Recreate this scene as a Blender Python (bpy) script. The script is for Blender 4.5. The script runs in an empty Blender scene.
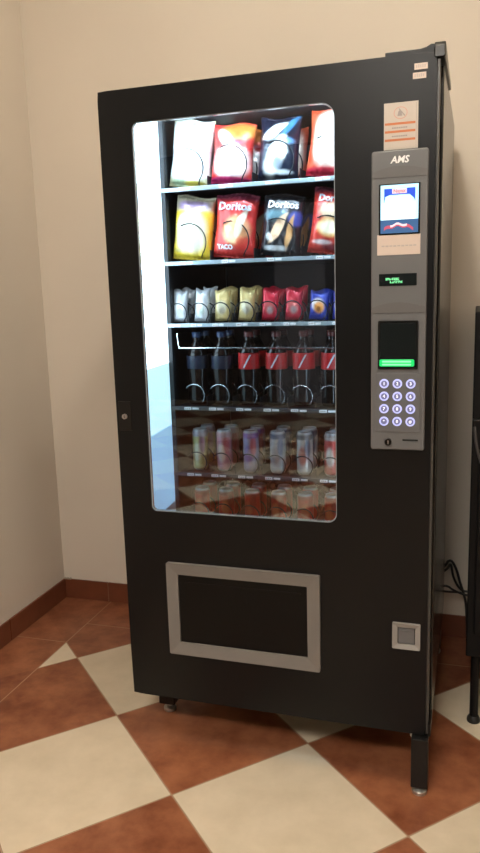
import bpy, bmesh, math, random
from mathutils import Vector, Matrix
random.seed(7)
sc = bpy.context.scene
COL = sc.collection
PI = math.pi

# ------------------------------------------------------------------ materials
def newmat(name):
    m = bpy.data.materials.new(name); m.use_nodes = True
    nt = m.node_tree
    return m, nt, nt.nodes['Principled BSDF']

def pm(name, col, rough=.5, metal=0., spec=.5, emit=None, estr=0., bump=0., bscale=200., vary=0., coat=0.):
    m, nt, b = newmat(name)
    b.inputs['Base Color'].default_value = (*col, 1)
    b.inputs['Roughness'].default_value = rough
    b.inputs['Metallic'].default_value = metal
    b.inputs['Specular IOR Level'].default_value = spec
    b.inputs['Coat Weight'].default_value = coat
    if emit:
        b.inputs['Emission Color'].default_value = (*emit, 1)
        b.inputs['Emission Strength'].default_value = estr
    tc = nt.nodes.new('ShaderNodeTexCoord')
    if bump or vary:
        n = nt.nodes.new('ShaderNodeTexNoise'); n.inputs['Scale'].default_value = bscale
        n.inputs['Detail'].default_value = 4
        nt.links.new(tc.outputs['Object'], n.inputs['Vector'])
        if bump:
            bp = nt.nodes.new('ShaderNodeBump'); bp.inputs['Strength'].default_value = bump
            bp.inputs['Distance'].default_value = .002
            nt.links.new(n.outputs['Fac'], bp.inputs['Height'])
            nt.links.new(bp.outputs['Normal'], b.inputs['Normal'])
        if vary:
            mx = nt.nodes.new('ShaderNodeMix'); mx.data_type = 'RGBA'
            mx.inputs[6].default_value = (*[c*(1-vary) for c in col], 1)
            mx.inputs[7].default_value = (*[min(1, c*(1+vary)) for c in col], 1)
            nt.links.new(n.outputs['Fac'], mx.inputs[0])
            nt.links.new(mx.outputs[2], b.inputs['Base Color'])
    return m

M = {}
M['black'] = pm('black_powder_coat', (.0042, .0046, .0052), .34, spec=.25, bump=.1, bscale=700)
M['black_smooth'] = pm('black_smooth_paint', (.006, .0058, .0055), .3, spec=.35, vary=.1, bscale=30)
M['side_paint'] = pm('black_side_paint', (.014, .0135, .012), .2, spec=.55, vary=.1, bscale=30)
M['black_in'] = pm('black_interior', (.012, .013, .016), .5, vary=.1, bscale=20)
M['liner'] = pm('white_liner', (.72, .8, .86), .45, vary=.03, bscale=10)
M['dark_liner'] = pm('dark_liner', (.04, .048, .062), .5, vary=.15, bscale=12)  # liner deeper in the box, its shade put into the colour
M['steel_rim'] = pm('pale_rim', (.36, .41, .45), .35, metal=.2, vary=.05)
M['grey'] = pm('grey_panel', (.125, .128, .134), .45, spec=.4, vary=.04, bscale=40)
M['grey_lo'] = pm('grey_panel_recess', (.105, .104, .104), .5, vary=.04, bscale=40)
M['grey_hatch'] = pm('grey_hatch_frame', (.17, .16, .15), .5, vary=.04, bscale=40)
M['grey_hi'] = pm('light_grey_frame', (.27, .26, .25), .5, vary=.04, bscale=40)
M['strip'] = pm('grey_edge_trim', (.055, .052, .047), .35, vary=.05)  # reflected wall light on the door edge, put into the colour
M['flap'] = pm('dark_flap', (.003, .003, .003), .4, spec=.2, vary=.1)
M['steel'] = pm('brushed_steel', (.6, .6, .6), .3, metal=1., vary=.06, bscale=60)
M['wire'] = pm('dark_wire', (.035, .035, .04), .28, metal=.85, vary=.1)
M['wire2'] = pm('glossy_dark_wire', (.5, .52, .55), .2, metal=1., vary=.1)
M['chrome'] = pm('chrome_wire', (.75, .8, .85), .18, metal=1., vary=.03)
M['foot'] = pm('zinc_foot', (.55, .55, .52), .28, metal=.8, vary=.1)
M['white'] = pm('white_plastic', (.85, .86, .86), .5, vary=.03)
M['paper'] = pm('paper', (.52, .47, .42), .7, vary=.03, bscale=60)
M['paper2'] = pm('pinkish_card', (.62, .52, .46), .7, vary=.04, bscale=60)
M['orange'] = pm('orange_ink', (.5, .16, .06), .6, vary=.05)
M['greyink'] = pm('grey_ink', (.3, .27, .26), .7, vary=.05)
M['tagtxt'] = pm('tag_grey', (.45, .4, .38), .6, vary=.05)
M['scr_w'] = pm('screen_cyan_white', (.1, .1, .1), .3, emit=(.5, .86, 1), estr=1.5)
M['scr_g'] = pm('screen_glow_white', (.1, .1, .1), .3, emit=(.8, 1, .97), estr=1.6)
M['scr_b'] = pm('screen_blue', (.01, .02, .1), .3, emit=(.02, .1, .8), estr=1.)
M['scr_d'] = pm('screen_dark_blue', (.01, .02, .06), .3, emit=(.06, .17, .36), estr=.8)
M['scr_r'] = pm('screen_red', (.1, .02, .02), .3, emit=(.8, .12, .2), estr=.8)
M['scr_p'] = pm('screen_pink_white', (.1, .1, .1), .3, emit=(1., .75, .8), estr=1.1)
M['scr_t'] = pm('screen_red_text', (.1, .02, .02), .3, emit=(.9, .2, .25), estr=.9)
M['green'] = pm('green_light', (.01, .1, .03), .3, emit=(.0, .75, .16), estr=1.)
M['green2'] = pm('green_light_bright', (.05, .3, .1), .3, emit=(.3, 1., .45), estr=1.2)
M['disp'] = pm('display_black', (.006, .009, .01), .2, vary=.1)
M['keyring'] = pm('key_ring_light', (.3, .3, .5), .3, emit=(.5, .55, .98), estr=.85)
M['keymid'] = pm('key_face', (.13, .13, .2), .3, emit=(.2, .22, .5), estr=.35)
M['keytxt'] = pm('key_digit', (.6, .6, .7), .3, emit=(.85, .88, 1), estr=1.1)
M['lamp'] = pm('lamp_opal', (.9, .85, .75), .4, emit=(1, .90, .76), estr=240)
M['led'] = pm('cool_led', (.8, .9, 1), .4, emit=(.70, .90, 1), estr=7)  # blown-out white of the lit liner, put into emission
M['led_lo'] = pm('cool_led_dim', (.6, .75, .85), .4, emit=(.33, .62, .92), estr=.82)  # weaker light low on the liner, put into emission
M['led_mid'] = pm('cool_led_mid', (.6, .75, .85), .4, emit=(.62, .94, 1), estr=1.25)  # step between bright and weak liner light, put into emission
M['lamp2'] = pm('lamp_opal_far', (.9, .85, .75), .4, emit=(1, .93, .84), estr=85)  # fill panel added to lift the floor and the shaded gap
M['tube'] = pm('cool_tube', (.8, .9, 1), .4, emit=(.68, .88, 1), estr=125)
M['tube2'] = pm('cool_tube_side', (.8, .9, 1), .4, emit=(.62, .85, 1), estr=19)  # fill added to even out the light on the product fronts
M['cable'] = pm('black_rubber', (.01, .01, .01), .45, vary=.1)
M['app'] = pm('black_appliance', (.005, .005, .0055), .45, spec=.2, vary=.1, bscale=20)
M['app_grey'] = pm('dark_grey_trim', (.06, .055, .055), .4, vary=.1)
M['caulk'] = pm('caulk', (.42, .36, .28), .8, vary=.2, bscale=90)
M['ceil'] = pm('ceiling_paint', (.78, .74, .68), .85, bump=.1, bscale=120)
M['skirt_grout'] = pm('grout', (.3, .2, .13), .85, vary=.1)

M['hallpaint'] = pm('dark_hall_panelling', (.06, .052, .048), .6, vary=.15, bscale=3)  # dimness of the far room put into a dark wall colour
def wallmat():
    m, nt, b = newmat('wall_paint')
    tc = nt.nodes.new('ShaderNodeTexCoord')
    n = nt.nodes.new('ShaderNodeTexNoise'); n.inputs['Scale'].default_value = 1.6; n.inputs['Detail'].default_value = 5
    r = nt.nodes.new('ShaderNodeValToRGB')
    r.color_ramp.elements[0].position = .3; r.color_ramp.elements[0].color = (.68, .615, .53, 1)
    r.color_ramp.elements[1].position = .7; r.color_ramp.elements[1].color = (.72, .655, .565, 1)
    n2 = nt.nodes.new('ShaderNodeTexNoise'); n2.inputs['Scale'].default_value = 160
    bp = nt.nodes.new('ShaderNodeBump'); bp.inputs['Strength'].default_value = .15; bp.inputs['Distance'].default_value = .002
    L = nt.links.new
    L(tc.outputs['Object'], n.inputs['Vector']); L(tc.outputs['Object'], n2.inputs['Vector'])
    L(n.outputs['Fac'], r.inputs['Fac']); L(r.outputs['Color'], b.inputs['Base Color'])
    L(n2.outputs['Fac'], bp.inputs['Height']); L(bp.outputs['Normal'], b.inputs['Normal'])
    b.inputs['Roughness'].default_value = .75; b.inputs['Specular IOR Level'].default_value = .25
    return m
M['wall'] = wallmat()

def glassmat():
    m = bpy.data.materials.new('window_glass'); m.use_nodes = True; nt = m.node_tree; nt.nodes.clear()
    o = nt.nodes.new('ShaderNodeOutputMaterial'); mx = nt.nodes.new('ShaderNodeMixShader')
    t = nt.nodes.new('ShaderNodeBsdfTransparent'); t.inputs['Color'].default_value = (.93, .95, .97, 1)
    g = nt.nodes.new('ShaderNodeBsdfGlossy'); g.inputs['Roughness'].default_value = .015
    f = nt.nodes.new('ShaderNodeFresnel'); f.inputs['IOR'].default_value = 1.98
    tc = nt.nodes.new('ShaderNodeTexCoord'); n = nt.nodes.new('ShaderNodeTexNoise'); n.inputs['Scale'].default_value = 3.
    bp = nt.nodes.new('ShaderNodeBump'); bp.inputs['Strength'].default_value = .06; bp.inputs['Distance'].default_value = .01
    L = nt.links.new
    L(tc.outputs['Object'], n.inputs['Vector']); L(n.outputs['Fac'], bp.inputs['Height']); L(bp.outputs['Normal'], g.inputs['Normal'])
    L(f.outputs[0], mx.inputs[0]); L(t.outputs[0], mx.inputs[1]); L(g.outputs[0], mx.inputs[2]); L(mx.outputs[0], o.inputs[0])
    return m
M['glass'] = glassmat()

def patmat(name, rough=.3, metal=0., spec=.5, bump=0.):
    m, nt, b = newmat(name)
    a = nt.nodes.new('ShaderNodeVertexColor'); a.layer_name = 'pattern'
    nt.links.new(a.outputs['Color'], b.inputs['Base Color'])
    b.inputs['Roughness'].default_value = rough; b.inputs['Metallic'].default_value = metal
    b.inputs['Specular IOR Level'].default_value = spec
    if bump:
        tc = nt.nodes.new('ShaderNodeTexCoord'); n = nt.nodes.new('ShaderNodeTexNoise'); n.inputs['Scale'].default_value = 45
        bp = nt.nodes.new('ShaderNodeBump'); bp.inputs['Strength'].default_value = bump; bp.inputs['Distance'].default_value = .006
        nt.links.new(tc.outputs['Object'], n.inputs['Vector']); nt.links.new(n.outputs['Fac'], bp.inputs['Height'])
        nt.links.new(bp.outputs['Normal'], b.inputs['Normal'])
    return m
M['foil'] = patmat('printed_foil', .28, .15, .6, .5)
M['print'] = patmat('printed_label', .35)
M['can'] = patmat('printed_can', .28, .35)
M['cola'] = pm('dark_cola', (.008, .004, .003), .1, spec=.4, vary=.1)

# ------------------------------------------------------------------ mesh helpers
def link(name, me, mats=(), parent=None, loc=(0, 0, 0), rot=(0, 0, 0)):
    o = bpy.data.objects.new(name, me)
    for m in mats: me.materials.append(M[m] if isinstance(m, str) else m)
    COL.objects.link(o); o.location = loc; o.rotation_euler = rot
    if parent: o.parent = parent
    return o

def bmobj(name, bm, mats, parent=None, loc=(0, 0, 0), rot=(0, 0, 0), smooth=False):
    bmesh.ops.recalc_face_normals(bm, faces=bm.faces[:])
    me = bpy.data.meshes.new(name); bm.to_mesh(me); bm.free()
    if smooth:
        for p in me.polygons: p.use_smooth = True
        me.set_sharp_from_angle(angle=math.radians(38))
    if isinstance(mats, str): mats = (mats,)
    return link(name, me, mats, parent, loc, rot)

def box(bm, x0, x1, y0, y1, z0, z1, bev=0., mi=0, seg=2):
    vs = [bm.verts.new((x, y, z)) for x in (x0, x1) for y in (y0, y1) for z in (z0, z1)]
    F = [(0, 1, 3, 2), (4, 6, 7, 5), (0, 4, 5, 1), (2, 3, 7, 6), (0, 2, 6, 4), (1, 5, 7, 3)]
    fs = [bm.faces.new([vs[i] for i in f]) for f in F]
    for f in fs: f.material_index = mi
    if bev > 0:
        es = list({e for f in fs for e in f.edges})
        r = bmesh.ops.bevel(bm, geom=es, offset=bev, segments=seg, profile=.5, affect='EDGES')
        for f in r['faces']: f.material_index = mi
    return bm

def rrect(x0, x1, z0, z1, r, n=6):
    pts = []
    R4 = (r,)*4 if not isinstance(r, tuple) else r       # top right, top left, bottom left, bottom right
    for i_, (cx, cz, a0) in enumerate(((x1, z1, 0), (x0, z1, 90), (x0, z0, 180), (x1, z0, 270))):
        r = R4[i_]; cx += -r if i_ in (0, 3) else r; cz += -r if i_ < 2 else r
        for k in range(n+1):
            a = math.radians(a0+90*k/n); pts.append((cx+r*math.cos(a), cz+r*math.sin(a)))
    return pts

def prism(bm, pts, y0, y1, mi=0, bev=0.):
    a = [bm.verts.new((x, y0, z)) for x, z in pts]; b = [bm.verts.new((x, y1, z)) for x, z in pts]
    n = len(pts); fs = [bm.faces.new(a), bm.faces.new(b[::-1])]
    for i in range(n): fs.append(bm.faces.new((a[i], b[i], b[(i+1) % n], a[(i+1) % n])))
    for f in fs: f.material_index = mi
    if bev:
        es = list(fs[0].edges)
        r = bmesh.ops.bevel(bm, geom=es, offset=bev, segments=2, profile=.5, affect='EDGES')
        for f in r['faces']: f.material_index = mi

def ring(bm, outer, inner, y0, y1, mi=0, slope=0.):
    """frame between two point loops of equal length; slope = y offset of the inner lip"""
    n = len(outer)
    A = [bm.verts.new((x, y0, z)) for x, z in outer]; B = [bm.verts.new((x, y0+slope, z)) for x, z in inner]
    C = [bm.verts.new((x, y1, z)) for x, z in outer]; D = [bm.verts.new((x, y1, z)) for x, z in inner]
    for i in range(n):
        j = (i+1) % n
        for q in ((A[i], A[j], B[j], B[i]), (C[i], D[i], D[j], C[j]), (A[i], C[i], C[j], A[j]), (B[i], B[j], D[j], D[i])):
            bm.faces.new(q).material_index = mi

def square_like(inner, x0, x1, z0, z1):
    """outer loop matching a rounded inner loop point for point, on the rectangle x0..x1,z0..z1"""
    n = len(inner)//4; out = []
    cs = ((x1, z1), (x0, z1), (x0, z0), (x1, z0))
    for c in range(4):
        for k in range(n):
            ix, iz = inner[c*n+k]
            t = k/(n-1)
            cx, cz = cs[c]
            s = inner[c*n]; e = inner[c*n+n-1]
            if c in (0, 2):    # runs from side wall to top/bottom
                p = (cx, s[1]+(cz-s[1])*min(1, 2*t)) if t <= .5 else (cx+(e[0]-cx)*(2*t-1), cz)
            else:
                p = (s[0]+(cx-s[0])*min(1, 2*t), cz) if t <= .5 else (cx, cz+(e[1]-cz)*(2*t-1))
            out.append(p)
    return out

def cyl(bm, c, r, h, axis='Z', n=20, mi=0, r2=None):
    r2 = r if r2 is None else r2
    A = []; B = []
    for k in range(n):
        a = 2*PI*k/n; u, v = math.cos(a), math.sin(a)
        if axis == 'Z': p = (r*u, r*v, 0); q = (r2*u, r2*v, h)
        elif axis == 'Y': p = (r*u, 0, r*v); q = (r2*u, h, r2*v)
        else: p = (0, r*u, r*v); q = (h, r2*u, r2*v)
        A.append(bm.verts.new(Vector(c)+Vector(p))); B.append(bm.verts.new(Vector(c)+Vector(q)))
    fs = [bm.faces.new(A[::-1]), bm.faces.new(B)]
    for k in range(n): fs.append(bm.faces.new((A[k], A[(k+1) % n], B[(k+1) % n], B[k])))
    for f in fs: f.material_index = mi

def lathe(bm, prof, n=24, mi=0, c=(0, 0, 0)):
    rows = []
    for r, z in prof:
        rows.append([bm.verts.new((c[0]+max(r, 1e-5)*math.cos(2*PI*k/n), c[1]+max(r, 1e-5)*math.sin(2*PI*k/n), c[2]+z)) for k in range(n)])
    for i in range(len(rows)-1):
        for k in range(n):
            bm.faces.new((rows[i][k], rows[i][(k+1) % n], rows[i+1][(k+1) % n], rows[i+1][k])).material_index = mi
    bm.faces.new(rows[0][::-1]).material_index = mi; bm.faces.new(rows[-1]).material_index = mi

def tube(bm, pts, r, n=6, mi=0):
    pts = [Vector(p) for p in pts]; rows = []
    up = Vector((0, 0, 1))
    prev = None
    for i, p in enumerate(pts):
        t = (pts[min(i+1, len(pts)-1)]-pts[max(i-1, 0)]).normalized()
        if prev is None:
            a = t.orthogonal().normalized()
        else:
            a = (prev-t*prev.dot(t)).normalized()
        prev = a; b = t.cross(a)
        rows.append([bm.verts.new(p+r*(math.cos(2*PI*k/n)*a+math.sin(2*PI*k/n)*b)) for k in range(n)])
    for i in range(len(rows)-1):
        for k in range(n): bm.faces.new((rows[i][k], rows[i][(k+1) % n], rows[i+1][(k+1) % n], rows[i+1][k])).material_index = mi
    bm.faces.new(rows[0][::-1]).material_index = mi; bm.faces.new(rows[-1]).material_index = mi

def smooth_path(P, k=8):
    P = [Vector(p) for p in P]; out = []
    for i in range(len(P)-1):
        p0 = P[max(i-1, 0)]; p1 = P[i]; p2 = P[i+1]; p3 = P[min(i+2, len(P)-1)]
        for j in range(k):
            t = j/k
            out.append(.5*((2*p1)+(p2-p0)*t+(2*p0-5*p1+4*p2-p3)*t*t+(3*p1-p0-3*p2+p3)*t**3))
    out.append(P[-1]); return out

def textmesh(s, size, align='CENTER', bold=0., depth=.0006, shear=0.):
    cu = bpy.data.curves.new('txt', 'FONT'); cu.body = s; cu.size = size; cu.align_x = align; cu.align_y = 'CENTER'
    cu.extrude = depth/2; cu.offset = bold; cu.shear = shear; cu.resolution_u = 2
    o = bpy.data.objects.new('txt', cu); COL.objects.link(o)
    bpy.context.view_layer.update()
    me = bpy.data.meshes.new_from_object(o.evaluated_get(bpy.context.evaluated_depsgraph_get()))
    bpy.data.objects.remove(o); bpy.data.curves.remove(cu)
    return me
RX = Matrix.Rotation(PI/2, 4, 'X')
def text(name, s, size, loc, mat, parent=None, bold=0., surf=None, shear=0., zrot=0.):
    """text standing up facing -y; surf(x,z)->y offset wraps it on a surface"""
    me = textmesh(s, size, bold=bold, shear=shear)
    me.transform(RX)
    if surf:
        for v in me.vertices: v.co.y += surf(v.co.x, v.co.z)
    me.materials.clear()
    o = link(name, me, (mat,), parent, loc); o.rotation_euler.y = zrot
    return o

def empty(name, loc, label, cat, group=None, rz=0.):
    o = bpy.data.objects.new(name, None); COL.objects.link(o); o.location = loc; o.rotation_euler.z = rz
    o.empty_display_size = .05
    o['label'] = label; o['category'] = cat
    if group: o['group'] = group
    return o
def tag(o, label, cat, group=None):
    o['label'] = label; o['category'] = cat
    if group: o['group'] = group
    return o
def struct(o): o['kind'] = 'structure'; return o

# ------------------------------------------------------------------ room
WTH = .01505; W1 = Vector((math.cos(WTH), math.sin(WTH), 0)); W2 = Vector((-math.sin(WTH), math.cos(WTH), 0))
K = Vector((-.7774, .9063, 0))
CH = 2.86; RL = 2.5; RD = 7.4; BH = .088
def room_obj(name, bm, mats, **k):
    return bmobj(name, bm, mats, None, loc=K, rot=(0, 0, WTH), **k)
# room frame: a = along back wall to the right, -y = towards the viewer

def floormat():
    m, nt, b = newmat('floor_tiles'); L = nt.links.new
    def math_(op, a, b_=None, c=None):
        n = nt.nodes.new('ShaderNodeMath'); n.operation = op
        for i, v in enumerate((a, b_, c)):
            if v is None: continue
            if isinstance(v, (int, float)): n.inputs[i].default_value = v
            else: L(v, n.inputs[i])
        return n.outputs[0]
    tc = nt.nodes.new('ShaderNodeTexCoord'); sp = nt.nodes.new('ShaderNodeSeparateXYZ'); L(tc.outputs['Object'], sp.inputs[0])
    A = sp.outputs['X']; B = math_('MULTIPLY', sp.outputs['Y'], -1)         # object space = room frame
    th = .80722-WTH; s = .43756
    d = Vector((.19064, -.18569, 0))-K
    ta, tb = d.dot(W1), d.dot(W2)
    da = math_('SUBTRACT', A, ta); db = math_('SUBTRACT', sp.outputs['Y'], tb)
    u = math_('DIVIDE', math_('ADD', math_('MULTIPLY', da, math.cos(th)), math_('MULTIPLY', db, math.sin(th))), s)
    v = math_('DIVIDE', math_('ADD', math_('MULTIPLY', da, -math.sin(th)), math_('MULTIPLY', db, math.cos(th))), s)
    fu, fv = math_('FLOOR', u), math_('FLOOR', v)
    par = math_('MODULO', math_('ADD', math_('ADD', fu, fv), 200), 2)      # 0 red, 1 cream
    bw = .2247
    near = math_('MULTIPLY', math_('LESS_THAN', A, bw), math_('MULTIPLY', math_('GREATER_THAN', A, -.1), math_('LESS_THAN', B, 2.4)))
    inb = math_('MAXIMUM', near, math_('LESS_THAN', B, bw))
    cream = math_('MULTIPLY', math_('GREATER_THAN', par, .5), math_('SUBTRACT', 1, inb))
    g = .0035/s
    def edge(x, w):   # 1 near integer
        fr = math_('FRACT', math_('ADD', x, .5)); return math_('LESS_THAN', math_('ABSOLUTE', math_('SUBTRACT', fr, .5)), w)
    gc = math_('MULTIPLY', math_('MAXIMUM', edge(u, g/2*1.2), edge(v, g/2*1.2)), math_('SUBTRACT', 1, inb))
    jl = math_('MULTIPLY', edge(math_('DIVIDE', math_('SUBTRACT', B, .39), .44), .0045), near)
    jb = math_('MULTIPLY', edge(math_('DIVIDE', math_('SUBTRACT', A, bw), .44), .0045), math_('LESS_THAN', B, bw))
    lb1 = math_('MULTIPLY', math_('LESS_THAN', math_('ABSOLUTE', math_('SUBTRACT', A, bw)), .002), math_('LESS_THAN', B, 2.4))
    lb2 = math_('MULTIPLY', math_('LESS_THAN', math_('ABSOLUTE', math_('SUBTRACT', B, bw)), .002), math_('GREATER_THAN', A, bw))
    grout = math_('MAXIMUM', math_('MAXIMUM', gc, jl), math_('MAXIMUM', jb, math_('MAXIMUM', lb1, lb2)))
    def noise(scale, det=5, off=None):
        n = nt.nodes.new('ShaderNodeTexNoise'); n.inputs['Scale'].default_value = scale; n.inputs['Detail'].default_value = det
        n.inputs['Roughness'].default_value = .62
        L(tc.outputs['Object'], n.inputs['Vector']); return n.outputs['Fac']
    def ramp(f, c0, c1, p0=.3, p1=.7):
        r = nt.nodes.new('ShaderNodeValToRGB'); r.color_ramp.elements[0].position = p0; r.color_ramp.elements[0].color = (*c0, 1)
        r.color_ramp.elements[1].position = p1; r.color_ramp.elements[1].color = (*c1, 1); L(f, r.inputs[0]); return r.outputs[0]
    # a small shift of tone from tile to tile
    wn = nt.nodes.new('ShaderNodeTexWhiteNoise'); wn.noise_dimensions = '2D'
    cv = nt.nodes.new('ShaderNodeCombineXYZ'); L(fu, cv.inputs[0]); L(fv, cv.inputs[1]); L(cv.outputs[0], wn.inputs['Vector'])
    nz = math_('ADD', math_('MULTIPLY', noise(9, 7), .85), math_('MULTIPLY', wn.outputs['Value'], .12))
    red = ramp(nz, (.175, .05, .021), (.385, .15, .072), .34, .68)
    crm = ramp(nz, (.62, .53, .39), (.73, .63, .48))
    def mix(f, a, b_):
        n = nt.nodes.new('ShaderNodeMix'); n.data_type = 'RGBA'; L(f, n.inputs[0])
        for i, v_ in ((6, a), (7, b_)):
            if isinstance(v_, tuple): n.inputs[i].default_value = (*v_, 1)
            else: L(v_, n.inputs[i])
        return n.outputs[2]
    c = mix(cream, red, crm)
    gcol = mix(cream, (.42, .27, .18), (.34, .22, .13))
    c = mix(grout, c, gcol)
    L(c, b.inputs['Base Color'])
    rg = math_('ADD', math_('ADD', .3, math_('MULTIPLY', noise(22, 3), .16)), math_('MULTIPLY', grout, .3)); L(rg, b.inputs['Roughness'])
    bp = nt.nodes.new('ShaderNodeBump'); bp.inputs['Strength'].default_value = .3; bp.inputs['Distance'].default_value = .002
    h = math_('SUBTRACT', math_('MULTIPLY', noise(14, 4), .25), grout); L(h, bp.inputs['Height']); L(bp.outputs['Normal'], b.inputs['Normal'])
    b.inputs['Specular IOR Level'].default_value = .45
    return m
M['floor'] = floormat()
M['skirt'] = pm('red_skirting_tile', (.16, .048, .022), .4, vary=.3, bscale=12, bump=.1)

HL = -4.2; LW = 2.3          # the left wall is short; past its end the room opens into a dim hall
bm = bmesh.new(); box(bm, HL-.15, RL+.15, -RD-.15, .15, -.08, 0); struct(room_obj('floor', bm, 'floor'))
bm = bmesh.new(); box(bm, HL-.15, RL+.15, -RD-.15, .15, CH, CH+.08); struct(room_obj('ceiling', bm, 'ceil'))
bm = bmesh.new(); box(bm, -.15, 0, -LW, .15, 0, CH); struct(room_obj('wall_left', bm, 'wall'))
bm = bmesh.new(); box(bm, 0, RL, 0, .15, 0, CH); struct(room_obj('wall_back', bm, 'wall'))
bm = bmesh.new(); box(bm, RL, RL+.15, -RD-.15, .15, 0, CH); struct(room_obj('wall_right', bm, 'wall'))
bm = bmesh.new(); box(bm, HL, -.15, -LW+.02, -LW+.17, 0, CH); struct(room_obj('wall_hall', bm, 'hallpaint'))
bm = bmesh.new(); box(bm, HL-.15, HL, -RD, -LW+.02, 0, CH); struct(room_obj('wall_far_left', bm, 'hallpaint'))
bm = bmesh.new()
DX0, DX1 = -.62, -.02
box(bm, HL, DX0, -RD-.15, -RD, 0, CH); box(bm, DX1, RL, -RD-.15, -RD, 0, CH); box(bm, DX0, DX1, -RD-.15, -RD, 2.25, CH)
struct(room_obj('wall_front', bm, 'hallpaint'))
M['doorleaf'] = pm('pale_grey_door', (.30, .33, .40), .4, vary=.04)
bm = bmesh.new(); box(bm, DX0+.002, DX1-.002, -RD-.09, -RD-.05, 0.002, 2.248, .002)
box(bm, DX0+.12, DX1-.12, -RD-.052, -RD-.04, .2, .95, .01); box(bm, DX0+.12, DX1-.12, -RD-.052, -RD-.04, 1.1, 2.1, .01)
dr = struct(room_obj('door_1', bm, 'doorleaf'))
bm = bmesh.new(); cyl(bm, (0, 0, 0), .012, .05, 'Y'); box(bm, -.1, .012, .045, .06, -.01, .01, .004)
bmobj('door_handle', bm, 'steel', dr, (DX1-.07, -RD-.05, 1.02))

def skirting(name, along, length, joints):
    bm = bmesh.new(); js = [0]+joints+[length]
    for i in range(len(js)-1):
        a0, a1 = js[i]+.0012, js[i+1]-.0012
        if along == 'x': box(bm, a0, a1, -.0085, -.0005, .001, BH, .0015)
        else: box(bm, .0005, .0085, -a1, -a0, .001, BH, .0015)
    if along == 'x': box(bm, 0, length, -.006, -.0004, .001, BH-.002, mi=1)
    else: box(bm, .0004, .006, -length, 0, .001, BH-.002, mi=1)
    return struct(room_obj(name, bm, ('skirt', 'skirt_grout')))
skirting('baseboard_back', 'x', RL, [.215+.44*k for k in range(8) if .215+.44*k < RL-.05])
skirting('baseboard_left', 'y', LW, [.43*k for k in range(1, 6)])
bm = bmesh.new()
for k in range(5):
    bmesh.ops.create_icosphere(bm, subdivisions=1, radius=.005+.002*random.random(), matrix=Matrix.Translation((.006+.007*k, -.006-.002*(k % 2), BH+.002)))
tr = struct(room_obj('trim_1', bm, 'caulk', smooth=True))

# ceiling lamp, and an unseen panel added as fill
def ceiling_lamp(loc, label, mat='lamp', gr=.07):
    e = empty('ceiling_light', loc, label, 'lamp')
    bm = bmesh.new(); lathe(bm, [(.0, 0), (.07, 0), (.075, -.01), (.03, -.03), (.012, -.035), (.012, -.05)][::-1], 28)
    bmobj('mount', bm, 'white', e, smooth=True)
    bm = bmesh.new(); bmesh.ops.create_uvsphere(bm, u_segments=24, v_segments=14, radius=gr)
    bmobj('globe', bm, mat, e, (0, 0, -.045-gr), smooth=True)
    return e
ceiling_lamp((.66, -.60, CH), 'round opal ceiling lamp just in front of the black vending machine')
e = empty('ceiling_panel', (.62, -2.8, CH), 'large square ceiling light panel in the open part of the room behind the viewer', 'lamp')
bm = bmesh.new(); ring(bm, rrect(-.32, .32, -.32, .32, .01, 3), rrect(-.295, .295, -.295, .295, .004, 3), -.05, -.001)
for v in bm.verts: v.co = Vector((v.co.x, v.co.z, v.co.y))
bmobj('frame', bm, 'white', e)
bm = bmesh.new(); box(bm, -.294, .294, -.294, .294, -.042, -.03, .002); bmobj('diffuser', bm, 'lamp2', e)

# ------------------------------------------------------------------ vending machine
W = .848; DW = .836; H = 1.83; ZB = .166; CD = .84; Y0 = .075
vm = empty('vending_machine', (0, 0, 0), 'tall black glass-fronted snack and drink vending machine with lit window and grey payment panel', 'vending machine')
X0i, X1i = .068, .655; ZF, ZT = .56, 1.795
bm = bmesh.new()
box(bm, .008, .05, Y0, CD, ZB, H-.004, .003)                      # left side
box(bm, .835, W, Y0, CD, ZB, H-.004, .003, mi=1)                   # right side, seen edge on
box(bm, .05, .835, CD-.03, CD, ZB, H-.006)                         # back
box(bm, .05, .835, Y0, CD-.03, H-.025, H-.006); box(bm, .05, .835, Y0, CD-.03, ZB, ZB+.02)
box(bm, .675, .70, Y0, CD-.03, ZB+.02, H-.025)                     # partition of the electronics bay
bmobj('cabinet', bm, ('black_smooth', 'side_paint'), vm)
# inner box
bm = bmesh.new()
def hpoly(bm, pts, z0, z1):
    a = [bm.verts.new((x, y, z0)) for x, y in pts]; b = [bm.verts.new((x, y, z1)) for x, y in pts]; n = len(pts)
    bm.faces.new(a); bm.faces.new(b[::-1])
    for i in range(n): bm.faces.new((a[i], b[i], b[(i+1) % n], a[(i+1) % n]))
hpoly(bm, [(.052, .0135), (.0900, .0135), (.0755, .2), (.068, .80), (.052, .80)], ZF-.02, ZT+.008)
bmobj('inner_side_wall', bm, 'liner', vm)
bm = bmesh.new()
box(bm, X0i, X1i, .78, .80, ZF, ZT); box(bm, X1i, X1i+.015, Y0, .80, ZF-.02, ZT+.008)
box(bm, X0i, X1i, Y0+.01, .80, ZT, ZT+.008); box(bm, X0i, X1i, Y0, .80, ZF-.02, ZF)
bmobj('inner_box', bm, 'dark_liner', vm)
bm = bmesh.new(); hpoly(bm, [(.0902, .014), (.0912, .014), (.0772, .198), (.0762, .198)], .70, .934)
bmobj('lower_light_panel', bm, 'led_lo', vm)  # glowing sheet standing in for the bluish lit liner wall
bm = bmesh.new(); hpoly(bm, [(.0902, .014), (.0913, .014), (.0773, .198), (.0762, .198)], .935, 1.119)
bmobj('middle_light_panel', bm, 'led_mid', vm)  # liner again, its falling brightness painted as a glow
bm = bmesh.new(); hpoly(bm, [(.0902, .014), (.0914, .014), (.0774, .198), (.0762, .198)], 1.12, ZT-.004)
bmobj('side_light_panel', bm, 'led', vm)  # upper liner wall, its overexposed light painted as a glow
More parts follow.
